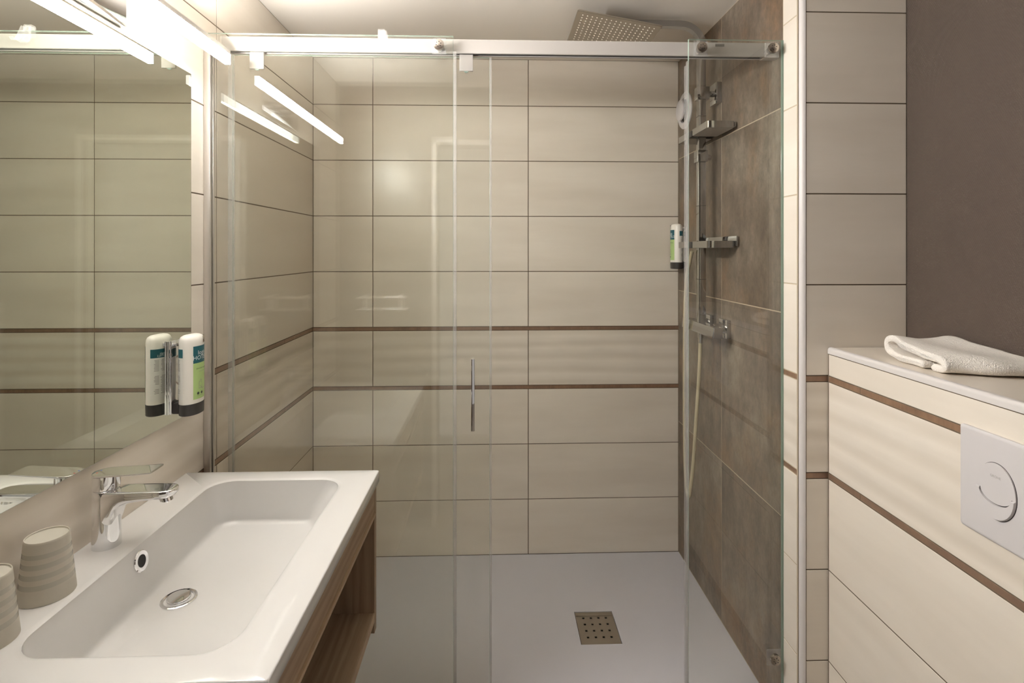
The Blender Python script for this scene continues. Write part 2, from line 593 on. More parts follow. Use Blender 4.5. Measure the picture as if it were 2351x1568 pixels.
wl = wall('wall_left', (XL - .12, FRONT - .12, -.2), (XL - REC_SIDE, D + .1, CEIL + .05), 'grout')
tile_wall(wl, [FRONT, 0.8, 1.596, D], lambda u, z: (XL, u, z), radians(90), strip_len=0.6)

wr = wall('wall_right', (XR + REC_SIDE, PY + .02, -.2), (XR + .14, D + .1, CEIL + .05), 'grout_light')
dark_rows = [(0, .5963, 'dark'), (.5963, 1.1953, 'dark'), (1.1953, 1.7957, 'dark'), (1.7957, CEIL, 'dark')]
tile_wall(wr, [1.5385, 1.9632, D], lambda u, z: (XR, u, z), radians(-90), rows=dark_rows)
tile_wall(wr, [1.4665, 1.5385], lambda u, z: (XR, u, z), radians(-90), strip_len=2)

wp = wall('wall_partition', (XR + .012, PY + REC, -.2), (NX + .12, PY + .085, CEIL + .05), 'grout')
tile_wall(wp, [0.8535, NX], lambda u, z: (u, PY, z), 0, strip_len=2)

wn = wall('wall_niche', (NX, FRONT - .12, -.2), (NX + .12, PY + .002, CEIL + .05), 'brown')
ce = wall('ceiling', (XL - .1, FRONT - .12, CEIL), (NX + .1, D + .1, CEIL + .08), 'ceiling')
fl = wall('floor', (XL - .1, -1.0, FLOOR - .1), (NX + .1, 1.505, FLOOR), 'floor')
for i in range(3):
    for j in range(3):
        x0 = XL + 0.02 + i * 0.655; y0 = FRONT + .02 + j * 0.39
        o = B().box((x0, y0, FLOOR - .004), (x0 + 0.65, y0 + 0.386, FLOOR + .002)).build('floor_tile', 'floor', fl, smooth=False)
# wall with the doorway the picture is taken through
wf = struct(B().box((XL - .05, FRONT - .11, -.2), (-0.300, FRONT, CEIL + .03))
               .box((0.46, FRONT - .11, -.2), (NX + .05, FRONT, CEIL + .03))
               .box((-0.300, FRONT - .11, 1.935), (0.46, FRONT, CEIL + .03)).build('wall_front', 'brown', smooth=False))
struct(B().box((-0.325, FRONT + .0005, FLOOR), (-0.300, FRONT + .012, 1.962), 0.003)
          .box((0.46, FRONT + .0005, FLOOR), (0.485, FRONT + .012, 1.962), 0.003)
          .box((-0.325, FRONT + .0005, 1.935), (0.485, FRONT + .012, 1.962), 0.003).build('trim_1', 'white_trim'))
# corner profile of the partition, edge profile of the cistern box
pr = [(XR - .0012 + .0125 + .0125 * cos(radians(t)), PY - .0012 + .0125 + .0125 * sin(radians(t))) for t in range(180, 271, 10)]
pr += [(XR + .012, PY + .012)]
struct(B().prism(pr, FLOOR, CEIL, 'XY').build('trim_2', 'white_trim'))
wc = wall('wall_cistern', (BX + REC_SIDE, FRONT, -.2), (NX + .001, PY + .001, BZ - .0168), 'grout')
tile_wall(wc, [FRONT, 0.744, PY - .002], lambda u, z: (BX, u, z), radians(-90), zmax=1.0930, strip_len=0.42, strip_off=-0.25)
o = B().box((BX + .0115, 0.745, BZ - .0166), (NX - .002, PY - .003, BZ), 0.001, seg=1).build('tile', 'tile', wc, smooth=False)
o = B().box((BX + .0115, FRONT + .002, BZ - .0166), (NX - .002, 0.742, BZ), 0.001, seg=1).build('tile', 'tile', wc, smooth=False)
pr = [(BX - .002 + .008 + .008 * cos(radians(t)), BZ + .001 - .008 + .008 * sin(radians(t))) for t in range(90, 181, 10)]
pr = [(BX + .0105, BZ + .001)] + pr + [(BX - .002, BZ - .0165), (BX + .0105, BZ - .0165)]
struct(B().prism(pr, FRONT, PY - .002, 'XZ').build('trim_3', 'white_trim'))

# ------------------------------------------------------------------ shower tray and floor drain
t = thing('shower_tray', ((XL + XR) / 2, 1.96, FLOOR), 'large flat grey shower tray filling the floor behind the glass', 'shower tray')
DX0, DX1, DY0, DY1 = 0.302, 0.447, 1.863, 2.0335
b = B()
for a, c in (((XL + .001, 1.505), (DX0, D - .001)), ((DX1, 1.505), (XR - .001, D - .001)),
             ((DX0, 1.505), (DX1, DY0)), ((DX0, DY1), (DX1, D - .001))):
    b.box((a[0], a[1], FLOOR), (c[0], c[1], 0))
bmesh.ops.remove_doubles(b.bm, verts=b.bm.verts, dist=1e-5)
b.box((DX0 - .001, DY0 - .001, FLOOR - .006), (DX1 + .001, DY1 + .001, FLOOR))
b.build('tray_body', 'tray', t, smooth=False)

t = thing('shower_drain', (0.3745, 1.948, FLOOR), 'square steel shower drain cover with sixteen square holes, sunk in grey tray', 'drain')
g = B()
xs = [DX0 + .002]; cw = (DX1 - DX0 - .004)
hx = [DX0 + .002 + cw * f for f in (.20, .40, .60, .80)]
hy = [DY0 + .008 + (DY1 - DY0) * f for f in (.165, .36, .555, .75)]
hs = 0.0042
def grid_plate(b, xa, xb, ya, yb, z0, z1, hx, hy, hs):
    X = [xa] + [v for h in hx for v in (h - hs, h + hs)] + [xb]
    Y = [ya] + [v for h in hy for v in (h - hs, h + hs)] + [yb]
    V = {}
    def vert(i, j, k):
        if (i, j, k) not in V: V[(i, j, k)] = b.bm.verts.new((X[i], Y[j], (z0, z1)[k]))
        return V[(i, j, k)]
    hole = lambda i, j: i % 2 == 1 and j % 2 == 1
    nx, ny = len(X) - 1, len(Y) - 1
    for i in range(nx):
        for j in range(ny):
            if hole(i, j):
                for (p, q) in (((i, j), (i + 1, j)), ((i + 1, j), (i + 1, j + 1)), ((i + 1, j + 1), (i, j + 1)), ((i, j + 1), (i, j))):
                    b.bm.faces.new((vert(*p, 0), vert(*q, 0), vert(*q, 1), vert(*p, 1)))
                continue
            for k in (0, 1):
                b.bm.faces.new((vert(i, j, k), vert(i + 1, j, k), vert(i + 1, j + 1, k), vert(i, j + 1, k)))
    edge = [(i, 0) for i in range(nx)] + [(nx, j) for j in range(ny)] + [(i, ny) for i in range(nx, 0, -1)] + [(0, j) for j in range(ny, 0, -1)]
    for p, q in zip(edge, edge[1:] + edge[:1]):
        b.bm.faces.new((vert(*p, 0), vert(*q, 0), vert(*q, 1), vert(*p, 1)))
grid_plate(g, DX0 + .002, DX1 - .002, DY0 + .002, DY1 - .002, -.0045, -.0015, hx, hy, hs)
g.build('cover_plate', 'steel', t, smooth=False)
B().box((DX0 + .004, DY1 - .024, -.0016), (DX1 - .004, DY1 - .0225, .0002)).build('ridge', 'steel', t, smooth=False)
B().box((DX0 + .003, DY0 + .003, FLOOR + .0003), (DX1 - .003, DY1 - .003, FLOOR + .004)).box((DX0 + .02, DY0 + .02, FLOOR + .004), (DX0 + .024, DY1 - .02, -.0045)).box((DX1 - .024, DY0 + .02, FLOOR + .004), (DX1 - .02, DY1 - .02, -.0045)).build('sump', 'hole', t, smooth=False)

# ------------------------------------------------------------------ glass enclosure
GY0, GY1 = 1.5335, 1.5415
def pane(name, x0, x1, y0, y1, z0, z1, parent):
    b = B().box((x0, y0, z0), (x1, y1, z1), 0.0006, seg=1)
    b.bm.normal_update()
    for f in b.bm.faces:
        f.material_index = 0 if abs(f.normal.y) > 0.9 and f.calc_area() > 0.05 else 1
    return b.build(name, ['glass', 'edge'], parent, smooth=False)

def knob(x, z, parent, y=GY0, plate=True, name='knob'):
    b = B()
    b.lathe((x, y - .004, z), (0, -1, 0), [(0.0105, 0), (0.0105, .004), (.0148, .0045), (.0152, .0105), (.0146, .0125), (.004, .0140), (.0005, .0141)], 32, cap1=True)
    k = b.build(name, 'satin', parent)
    h = B()
    for i in range(6):
        t = i * pi / 3 + .3
        h.cyl((x + .0068 * cos(t), y - .0181, z + .0068 * sin(t)), (x + .0068 * cos(t), y - .0170, z + .0068 * sin(t)), .0013, 8)
    hh = h.build('pin_hole', 'hole', k); hh['kind'] = 'stuff'
    if plate:
        if z > 1:
            B().cyl((x, GY1, z), (x, 1.5574, z), .010, 20).build('bolt_spacer', 'chrome', k)
        B().box((x - .02, y - .004, z - .024), (x + .02, y + .0005 - .0006, z + .022), 0.001).build('spacer_plate', 'clear', k)
    return k

t = thing('fixed_shower_panel', (XL, GY0, 0.0), 'left fixed clear glass shower panel beside the washbasin, bolted to the rail', 'glass panel')
pane('pane', XL + .004, -0.1185, GY0, GY1, 0.0, 1.9895, t)
B().box((XL + .0005, 1.524, 0), (XL + .018, GY0 - .0002, 1.975), .001).box((XL + .0005, GY1 + .0002, 0), (XL + .018, 1.551, 1.975), .001).build('wall_channel', 'aluminium', t)
B().box((-0.1185, GY0 + .001, 0), (-0.1095, GY1 + .006, 1.945), .001).build('edge_seal', 'seal', t)
knob(-0.1586, 1.9593, t)
t = thing('fixed_shower_panel', (XR, GY0, 0.0), 'right fixed clear glass shower panel in front of the dark stone-look tiles', 'glass panel')
pane('pane', 0.5611, XR - .004, GY0, GY1, 0.0, 1.9895, t)
B().box((XR - .004, GY0 + .001, 0), (XR - .0003, GY1 - .001, 1.9895)).build('wall_channel', 'edge', t)
B().box((0.5535, GY1 + .0003, 0.0), (0.5625, GY1 + .009, 1.915), .0008).box((0.5555, GY0 - .002, 0.0), (0.5608, GY1 + .0003, 1.925), .0008).build('edge_seal', 'seal', t)
knob(0.5952, 1.9611, t)
knob(0.8037, 1.9612, t)
knob(0.8095, 0.1961, t)

t = thing('shower_door', (-0.385, 1.574, 0.0), 'clear glass sliding shower door slid open behind the left panel, with chrome bar handle', 'shower door')
pane('pane', -0.7567, -0.0150, 1.570, 1.578, 0.012, 1.943, t)
B().box((-0.0150, 1.570, .012), (-0.0085, 1.580, 1.943), .001).build('edge_seal', 'seal', t)
B().box((-0.7655, 1.563, .012), (-0.7480, 1.5695, 1.943), .001).build('edge_seal', 'seal', t)
h = B().box((-0.0673, 1.529, 0.861), (-0.0573, 1.5365, 1.067), .0012).build('handle', 'chrome', t)
for z in (1.060, 0.868):
    B().box((-0.0668, 1.5366, z - .006), (-0.0578, 1.5700, z + .006), .001).build('handle_post', 'chrome', h)
for x0, x1 in ((-0.7047, -0.6645), (-0.1027, -0.0634)):
    hg = B().box((x0, 1.5635, 1.8997), (x1, 1.5695, 1.9475), .0012).build('hanger', 'offwhite', t)
    B().box((x0, 1.566, 1.9475), (x1, 1.577, 1.953), .0005).build('roller_bracket', 'slot', hg)
    B().cyl(((x0 + x1) / 2, 1.5699, 1.9045), ((x0 + x1) / 2, 1.5655, 1.9045), .0085, 20).build('clamp_disc', 'edge', hg)

t = thing('sliding_rail', (0, 1.57, 1.949), 'pale horizontal rail across the shower top carrying the sliding glass door', 'rail')
B().box((-0.781, 1.5575, 1.949), (0.795, 1.5605, 1.9895), .0008).box((-0.781, 1.5605, 1.9865), (0.795, 1.586, 1.9895), .0005).box((-0.781, 1.583, 1.949), (0.795, 1.586, 1.9865), .0005)\
   .box((-0.781, 1.5605, 1.949), (0.795, 1.565, 1.951)).box((-0.781, 1.579, 1.949), (0.795, 1.583, 1.951)).build('rail_profile', 'offwhite', t, smooth=False)
B().box((-0.780, 1.5606, 1.9535), (0.794, 1.5829, 1.9545)).build('running_groove', 'slot', t, smooth=False)
for x0, x1 in ((-0.7835, -0.781), (0.795, 0.8005)):
    B().box((x0, 1.5575, 1.9485), (x1, 1.5864, 1.990), .0006).build('end_cap', 'aluminium', t)
B().box((0.8008, 1.5578, 1.948), (0.8408, 1.586, 1.990), .001).build('wall_bracket', 'offwhite', t)
B().box((0.649, 1.5568, 1.9775), (0.676, 1.5575, 1.9855)).build('sticker', 'sticker', t, smooth=False)

t = thing('hook', (-0.318, 1.5375, 1.9895), 'clear plastic hook clipped over the top edge of left glass panel', 'hook')
pa = [(1.5455, 1.972), (1.5455, 2.000), (1.5440, 2.0035), (1.5300, 2.0035), (1.5285, 2.000), (1.5285, 1.968), (1.525, 1.957), (1.517, 1.9505), (1.508, 1.953), (1.503, 1.962)]
B().tube([(-0.3215, y, z) for y, z in pa], 0, flat=(.0095, .0012, (1, 0, 0))).box((-.331, 1.5325, 1.9895), (-.312, 1.5425, 2.001), .001).build('clip', 'clear', t)
B().tube([(-0.313, 1.527, 1.998), (-0.309, 1.525, 1.985), (-0.306, 1.521, 1.968), (-0.305, 1.514, 1.957), (-0.303, 1.506, 1.953), (-0.302, 1.500, 1.960)], 0, flat=(.0065, .0012, (1, 0, 0))).build('prong', 'clear', t)

# ------------------------------------------------------------------ mirror and wall lamp
t = thing('mirror', (XL, 1.05, .945), 'large rectangular frameless mirror on the tiled wall above the washbasin', 'mirror')
b = B().box((XL, 0.645, 0.945), (-0.809, 1.456, 1.848), 0.0006, seg=1)
b.bm.normal_update()
for f in b.bm.faces:
    f.material_index = 0 if f.normal.x > 0.9 else 1
b.build('silvered_pane', ['mirror', 'mirror_edge'], t, smooth=False)

LY0, LY1 = 0.651, 1.448
LXF, LXB = -0.7020, -0.7160
t = thing('wall_lamp', (-0.80, 1.05, 1.88), 'long slim lit bar lamp on chrome bracket above the mirror', 'lamp')
B().box((LXB + .0005, LY0, 1.8976), (LXF - .0005, LY1, 1.9012), .0003, seg=1).box((LXF - .0018, LY0, 1.9012), (LXF - .0005, LY1, 1.9085)).box((LXB + .0005, LY0, 1.9012), (LXB + .0018, LY1, 1.9150)).box((LXB + .0018, LY0, 1.9012), (LXF - .0018, LY0 + .0015, 1.9085)).box((LXB + .0018, LY1 - .0015, 1.9012), (LXF - .0018, LY1, 1.9085)).build('housing', 'aluminium', t)  # upper lips shaped to keep the added uplight off the wall
b = B().box((LXB, LY0 + .0005, 1.8710), (LXF, LY1 - .0005, 1.8975), .0006, seg=1)
b.bm.normal_update()
for f in b.bm.faces:
    f.material_index = 1 if f.normal.z < -0.5 else (2 if f.normal.x < -0.5 else (3 if abs(f.normal.y) > 0.5 else 0))
b.build('diffuser', ['lamp', 'lamp_under', 'lamp_rear', 'lamp_end'], t, smooth=False)
B().box((LXB + .0022, LY0 + .002, 1.9013), (LXF - .0022, LY1 - .002, 1.9022), .0002, seg=1).build('added_uplight', 'lamp_added_top', t, smooth=False)  # unseen glowing strip added to throw light up at the ceiling
bk = B().box((XL + .0002, 0.930, 1.8605), (XL + .0125, 1.193, 1.925), .001).build('bracket_plate', 'chrome', t)
for y in (1.03, 1.10):
    B().box((XL + .0125, y - .006, 1.898), (LXB - .001, y + .006, 1.908), .001).build('arm', 'chrome', bk)

# ------------------------------------------------------------------ washbasin
BYN, BYF, BXF = 0.740, 1.445, -0.3083
ZT, ZU = 0.790, 0.760
t = thing('washbasin', (-0.56, 1.0925, ZU), 'white rectangular washbasin with a wide deep bowl on oak cabinet', 'washbasin')
b = B()
def rr(x0, x1, y0, y1, r, z, n=8):
    return [(x, y, z) for x, y in rrect(x0, x1, y0, y1, r, n)]
R = [rr(XL + .05, BXF - .05, BYN + .05, BYF - .05, .05, ZU - .085 - .010),
     rr(XL + .05, BXF - .05, BYN + .05, BYF - .05, .05, ZU),
     rr(XL + .001, BXF - .0015, BYN + .0015, BYF - .0015, .004, ZU),
     rr(XL + .001, BXF, BYN, BYF, .005, ZU + .002),
     rr(XL + .001, BXF, BYN, BYF, .005, ZT - .003),
     rr(XL + .001, BXF - .001, BYN + .001, BYF - .001, .005, ZT - .0008),
     rr(XL + .001, BXF - .003, BYN + .003, BYF - .003, .005, ZT)]
wx0, wx1, wy0, wy1 = -0.712, -0.389, 0.795, 1.393       # bowl mouth
fx0, fx1, fy0, fy1 = -0.692, -0.452, 0.812, 1.382       # bowl floor
for f, dz in ((-.010, 0.0), (-.004, -.0006), (0.0, -.003), (.02, -.007)):
    g = abs(min(f, 0))
    R.append(rr(wx0 - g, wx1 + g, wy0 - g, wy1 + g, .055 + g, ZT + dz))
zf = 0.684
for f in (.15, .35, .55, .75, .88):
    e = f
    R.append(rr(wx0 + (fx0 - wx0) * e, wx1 + (fx1 - wx1) * e, wy0 + (fy0 - wy0) * e, wy1 + (fy1 - wy1) * e, .052 - .012 * f, ZT - .007 - (ZT - .007 - zf) * f))
for k in range(1, 6):
    a = k / 5 * pi / 2
    q = .012 * sin(a) * 1.2; zz = zf + .0125 * (1 - sin(a)) ; q2 = .012 * (1 - cos(a))
    R.append(rr(fx0 + q2 - .002, fx1 - q2 + .004, fy0 + q2 - .002, fy1 - q2 + .002, .04, zf + .012 * (1 - sin(a)) - .0))
R.append(rr(-0.66, -0.50, 0.90, 1.30, .04, zf - .0022))
R.append(rr(-0.645, -0.605, 1.07, 1.115, .0199, zf - .0040))
b.loft(R, cap0=True, cap1=True)
b.build('basin_body', 'porcelain', t, ang=50)
# waste: flange, gap and pop-up plug
WX, WY, WZ = -0.630, 1.090, 0.6805
wst = B().lathe((WX, WY, WZ), (0, 0, 1), [(.0325, 0), (.0325, .0016), (.0305, .0028), (.0265, .0022), (.0240, -.0045)], 48, cap0=False, cap1=False).build('waste_flange', 'chrome', t)
B().lathe((WX, WY, WZ - .0035), (0, 0, 1), [(.0238, 0), (.0236, .0003)], 32).build('waste_gap', 'slot', wst)
B().lathe((WX, WY, WZ - .003), (0, 0, 1), [(.0200, 0), (.0214, .004), (.0214, .0085), (.0205, .0098), (.012, .0104), (.001, .0106)], 48).build('plug', 'chrome', wst)
OX, OY, OZ = -0.7065, 1.0925, 0.7565
ov = B().lathe((OX - .0012, OY, OZ), (1, 0, .2), [(.0205, 0), (.0205, .0030), (.0190, .0045), (.0120, .0040), (.0112, .0006)], 36, cap1=False).build('overflow_ring', 'chrome', t)
B().lathe((OX - .0004, OY, OZ), (1, 0, .2), [(.0116, 0), (.0113, .0024)], 24).build('overflow_hole', 'hole', ov)

# ------------------------------------------------------------------ vanity cabinet
VX = -0.3160
t = thing('vanity_cabinet', (-0.56, 1.0925, 0.37), 'taupe oak vanity cabinet with an open shelf under the washbasin', 'cabinet')
for y0, y1 in ((1.419, 1.441), (0.744, 0.766)):
    B().box((XL + .003, y0, 0.370), (VX, y1, ZU - .0005), .0006, seg=1).build('side_panel', 'wood_z', t, smooth=False)
B().box((VX - .019, 0.766, 0.690), (VX - .0005, 1.419, ZU - .0005), .0005, seg=1).build('apron', 'wood', t, smooth=False)
B().box((VX - .020, 0.766, 0.682), (VX + .0045, 1.419, 0.690), .0005, seg=1).build('apron_lip', 'wood_edge', t, smooth=False)
s = B().box((XL + .022, 0.766, 0.400), (VX - .0035, 1.419, 0.424), .0005, seg=1).build('shelf', 'wood', t, smooth=False)
B().box((VX - .0035, 0.766, 0.400), (VX, 1.419, 0.4242)).build('edge_band', 'wood_edge', s, smooth=False)
B().box((XL + .004, 0.766, 0.370), (XL + .022, 1.419, ZU - .09)).build('back_panel', 'wood', t, smooth=False)

# ------------------------------------------------------------------ basin mixer tap
FX, FY = -0.7725, 1.0925
t = thing('basin_tap', (FX, FY, ZT), 'chrome single-lever mixer tap standing on the washbasin rim', 'tap')
b = B()
def ell(cx, cy, rx, ry, z, n=40):
    return [(cx + rx * cos(2 * pi * k / n), cy + ry * sin(2 * pi * k / n), z) for k in range(n)]
b.loft([ell(FX, FY, .0252, .0252, ZT), ell(FX, FY, .0250, .0250, ZT + .004), ell(FX, FY, .0240, .0245, ZT + .05),
        ell(FX - .0005, FY, .0232, .0245, ZT + .095), ell(FX - .001, FY, .0228, .0245, ZT + .1125), ell(FX - .001, FY, .0215, .023, ZT + .1140)])
def sect(x, hw, zt, zb, n=48, p=9.0, pb=2.6):
    """superellipse section in the YZ plane"""
    pts = []
    cz, hh = (zt + zb) / 2, (zt - zb) / 2
    for k in range(n):
        a = 2 * pi * k / n
        c, s_ = cos(a), sin(a)
        q = p if s_ >= 0 else pb
        pts.append((x, FY + hw * (abs(c) ** (2 / q)) * (1 if c >= 0 else -1), cz + hh * (abs(s_) ** (2 / q)) * (1 if s_ >= 0 else -1)))
    return pts
T = ZT + .1136
sp = [(-.012, .0235, T, ZT + .02), (.008, .0240, T, ZT + .030), (.0195, .0240, T, ZT + .045), (.0235, .0240, T, ZT + .060), (.029, .0238, T, ZT + .0735),
      (.038, .0236, T, ZT + .082), (.052, .0234, T, ZT + .0875), (.075, .0232, T, ZT + .0915), (.098, .0228, T, ZT + .0935), (.115, .0218, T, ZT + .0945),
      (.127, .0190, T - .0003, ZT + .0965), (.1335, .0135, T - .001, ZT + .100), (.1365, .007, T - .003, ZT + .1045), (.1376, .002, T - .006, ZT + .107)]
b.loft([sect(FX + x, w_, a, c) for x, w_, a, c in sp])
b.build('body', 'chrome', t, ang=60)
B().lathe((FX + .114, FY, ZT + .097), (.32, 0, -1), [(.0118, 0), (.0118, .0085), (.0105, .010), (.009, .010), (.0085, .007)], 28).build('aerator', 'chrome', t)
lv = B()
lv.loft([ell(FX - .001, FY, .0215, .0225, ZT + .1143), ell(FX - .001, FY, .0238, .0238, ZT + .1160), ell(FX - .0008, FY, .0240, .0240, ZT + .130), ell(FX - .0004, FY, .0240, .0240, ZT + .1425)])
lp = [(-.0243, .003), (-.0236, .0065), (-.0215, .0117), (-.018, .0165), (-.012, .0212), (-.005, .0236), (.002, .0242), (.020, .0242), (.045, .0240), (.070, .0237), (.082, .0234), (.094, .0230), (.0975, .0227)]
secs = []
for x, w_ in lp:
    zt_ = ZT + .1462 + .0065 * max(0, min(1, (x + .02) / .13)) ** 1.3
    th = .0055 if x < .0 else .0055 - .002 * x / .11
    secs.append(sect(FX + x, w_, zt_, zt_ - th, p=10, pb=3))
lv.loft(secs)
lev = lv.build('lever', 'chrome', t, ang=50)
for dy, m, nm in ((-.006, 'red', 'hot_mark'), (.006, 'blue', 'cold_mark')):
    B().lathe((FX - .0145, FY + dy, ZT + .1456), (0, 0, 1), [(.0018, 0), (.0016, .0008)], 12).build(nm, m, lev)

# ------------------------------------------------------------------ tumblers
def make_cup(loc, label):
    t = thing('tumbler', loc, label, 'cup', 'tumblers on the washbasin')
    x, y, z = loc
    B().lathe((x, y, z), (0, 0, 1), [(.0385, 0), (.0398, .0006), (.0398, .002), (.0310, .0975), (.0307, .1005), (.0300, .1015), (.0290, .1010), (.0286, .0985)], 64, cap0=False, cap1=False).build('wall_of_cup', 'cup', t)
    B().lathe((x, y, z + .0978), (0, 0, 1), [(.0288, 0), (.0286, .0009)], 48).build('base', 'cup_base', t)
    return t
cup = make_cup((-0.764, 0.940, ZT), 'taupe tumbler with glossy bands, upside down on the basin rim nearest the tap')
c2 = cup.copy(); C.objects.link(c2)
c2.location = (-0.762, 0.826, ZT)
c2['label'] = 'taupe tumbler upside down on the basin rim, cut by the left picture edge'
for ch in list(cup.children):
    k = ch.copy(); C.objects.link(k); k.parent = c2
for o in [cup, c2]:
    for ch in o.children:
        if ch.name.startswith('wall_of_cup'):
            ch.name = 'cup_shell'

# ------------------------------------------------------------------ soap dispensers
AX, AY = 0.0250, 0.0360
def make_dispenser(cx, cy, z0, side, label):
    """side = +1: front label looks to +x (hung on the left), -1: to -x"""
    t = thing('soap_dispenser', (cx, cy, z0), label, 'soap dispenser', 'refill soap dispensers')
    def P(a, z, off=0.0):
        return (cx + side * (AX + off) * cos(a), cy + (AY + off) * sin(a), z)
    def ringz(z, k, n=56):
        return [P(2 * pi * i / n, z, k) for i in range(n)]
    b = B()
    b.loft([ringz(z0 + .0285, -.0002), ringz(z0 + .180, -.0003), ringz(z0 + .188, -.0012), ringz(z0 + .194, -.004), ringz(z0 + .1975, -.009), ringz(z0 + .199, -.016), ringz(z0 + .1995, -.0225)])
    bt = b.build('bottle', 'bottle', t)
    b = B()
    b.loft([ringz(z0, -.002), ringz(z0 + .0015, -.0002), ringz(z0 + .0285, .0004), ringz(z0 + .0292, -.0004)])
    b.build('cap', 'black', t)
    def patch(name, a0, a1, za, zb, off, mat, parent):
        b = B(); n = 20
        A = [a0 + (a1 - a0) * i / n for i in range(n + 1)]
        b.loft([[P(a, za, off) for a in A], [P(a, zb, off) for a in A]], cap0=False, cap1=False, close=False)
        return b.build(name, mat, parent)
    f0, f1 = radians(-44), radians(44)
    patch('label_header', f0, f1, z0 + .129, z0 + .1715, .0004, 'teal', bt)
    patch('label_panel', f0, f1, z0 + .039, z0 + .129, .0004, 'green', bt)
    patch('back_label', radians(97), radians(267), z0 + .040, z0 + .145, .0004, 'paper', bt)
    patch('back_header', radians(97), radians(267), z0 + .145, z0 + .1665, .0004, 'teal', bt)
    def at_front(u, v, zc, ac=0.0):
        return P(ac + side * 0 + (u / .0335) * 1.0, zc + v, .0009) if side > 0 else P(ac - (u / .0335), zc + v, .0009)
    text_mesh('logo', 'logis\nHOTELS', .0150, 'white_ink', lambda u, v: at_front(u, v, z0 + .150), bt)
    text_mesh('product_name', 'SAVON MAINS', .0056, 'ink', lambda u, v: at_front(u, v, z0 + .113), bt)
    text_mesh('product_line', 'HAND SOAP', .0034, 'grey_ink', lambda u, v: at_front(u, v, z0 + .106), bt)
    # pictogram of a pump bottle and a round seal
    pic = B()
    def seg2(u0, v0, u1, v1, w_=.0005):
        dx, dy = u1 - u0, v1 - v0; L = math.hypot(dx, dy) or 1
        nx, ny = -dy / L * w_, dx / L * w_
        q = [(u0 + nx, v0 + ny), (u0 - nx, v0 - ny), (u1 - nx, v1 - ny), (u1 + nx, v1 + ny)]
        pic.bm.faces.new([pic.bm.verts.new(at_front(a, c, z0 + .075)) for a, c in q])
    for q in ((-.010, -.010, -.010, .006), (-.010, .006, -.006, .006), (-.006, .006, -.006, .011), (-.006, .011, -.002, .011), (-.002, .011, -.002, .002),
              (-.010, -.010, -.001, -.010), (-.001, -.010, -.001, -.002), (-.007, -.004, .001, -.012), (.001, -.012, .008, -.010)):
        seg2(*q)
    pic.build('pictogram', 'grey_ink', bt, smooth=False)
    sl = B()
    for uc in (-.0125, -.001):
        n = 20
        sl.bm.faces.new([sl.bm.verts.new(at_front(uc + .0034 * cos(2 * pi * i / n), .0034 * sin(2 * pi * i / n), z0 + .053)) for i in range(n)])
    sl.build('seal_mark', 'ink', bt, smooth=False)
    text_mesh('seal_text', 'ECOLABEL  ECOLABEL', .0019, 'ink', lambda u, v: at_front(u - .006, v, z0 + .0465), bt)
    # fine print of the back label
    pr_ = B()
    random.seed(3)
    for col, (a0, a1) in enumerate(((200, 222), (228, 250))):
        for i in range(26):
            zz = z0 + .139 - i * .0033
            if 8 < i < 12 or (col and 18 < i < 22): continue
            aa, bb = radians(a0), radians(a0 + (a1 - a0) * random.uniform(.7, 1))
            A = [aa + (bb - aa) * k / 4 for k in range(5)]
            for p, q in zip(A, A[1:]):
                pr_.bm.faces.new([pr_.bm.verts.new(v) for v in (P(p, zz, .0008), P(q, zz, .0008), P(q, zz + .0012, .0008), P(p, zz + .0012, .0008))])
    fp = pr_.build('fine_print', 'grey_ink', bt, smooth=False); fp['kind'] = 'stuff'
    def at_back(u, v):
        a = radians(214) + u / .034
        return P(a, z0 + .1535 + v, .0008)
    text_mesh('back_logo', 'logis\nHOTELS', .0072, 'white_ink', at_back, bt)
    # holder
    wx = (-0.809 if side > 0 else XR)
    b = B()
    xa, xb = sorted((wx + side * .0002, wx + side * .0052))
    b.box((xa, cy - .034, z0 + .004), (xb, cy + .020, z0 + .186), .0008)
    xa, xb = sorted((wx + side * .005, wx + side * .0085))
    b.box((xa, cy - .030, z0 + .004), (xb, cy - .026, z0 + .186), .0008)
    b.box((xa, cy + .012, z0 + .004), (xb, cy + .016, z0 + .186), .0008)
    b.build('wall_plate', 'chrome', t)
    xa, xb = sorted((wx + side * .0054, cx - side * .020))
    b = B().box((xa, cy - .022, z0 + .003), (xb, cy + .010, z0 + .0295), .0015)
    b.build('lock_block', 'black', t)
    B().box((xa, cy - .020, z0 + .172), (xb, cy + .010, z0 + .180), .001).build('holder_arm', 'chrome', t)
    b = B()
    A = [radians(k) for k in range(8, 90, 8)]
    b.loft([[P(a, z0 + .178, .0010) for a in A], [P(a, z0 + .194, .0002) for a in A]], False, False, close=False)
    b.build('holder_clip', 'chrome', t)
    return t
make_dispenser(-0.7685, 1.384, 0.9655, 1, 'white soap dispenser with teal and green label mounted on the mirror edge')
make_dispenser(0.8052, 2.350, 1.2965, -1, 'white soap dispenser with teal and green label inside shower, far corner of dark tiles')

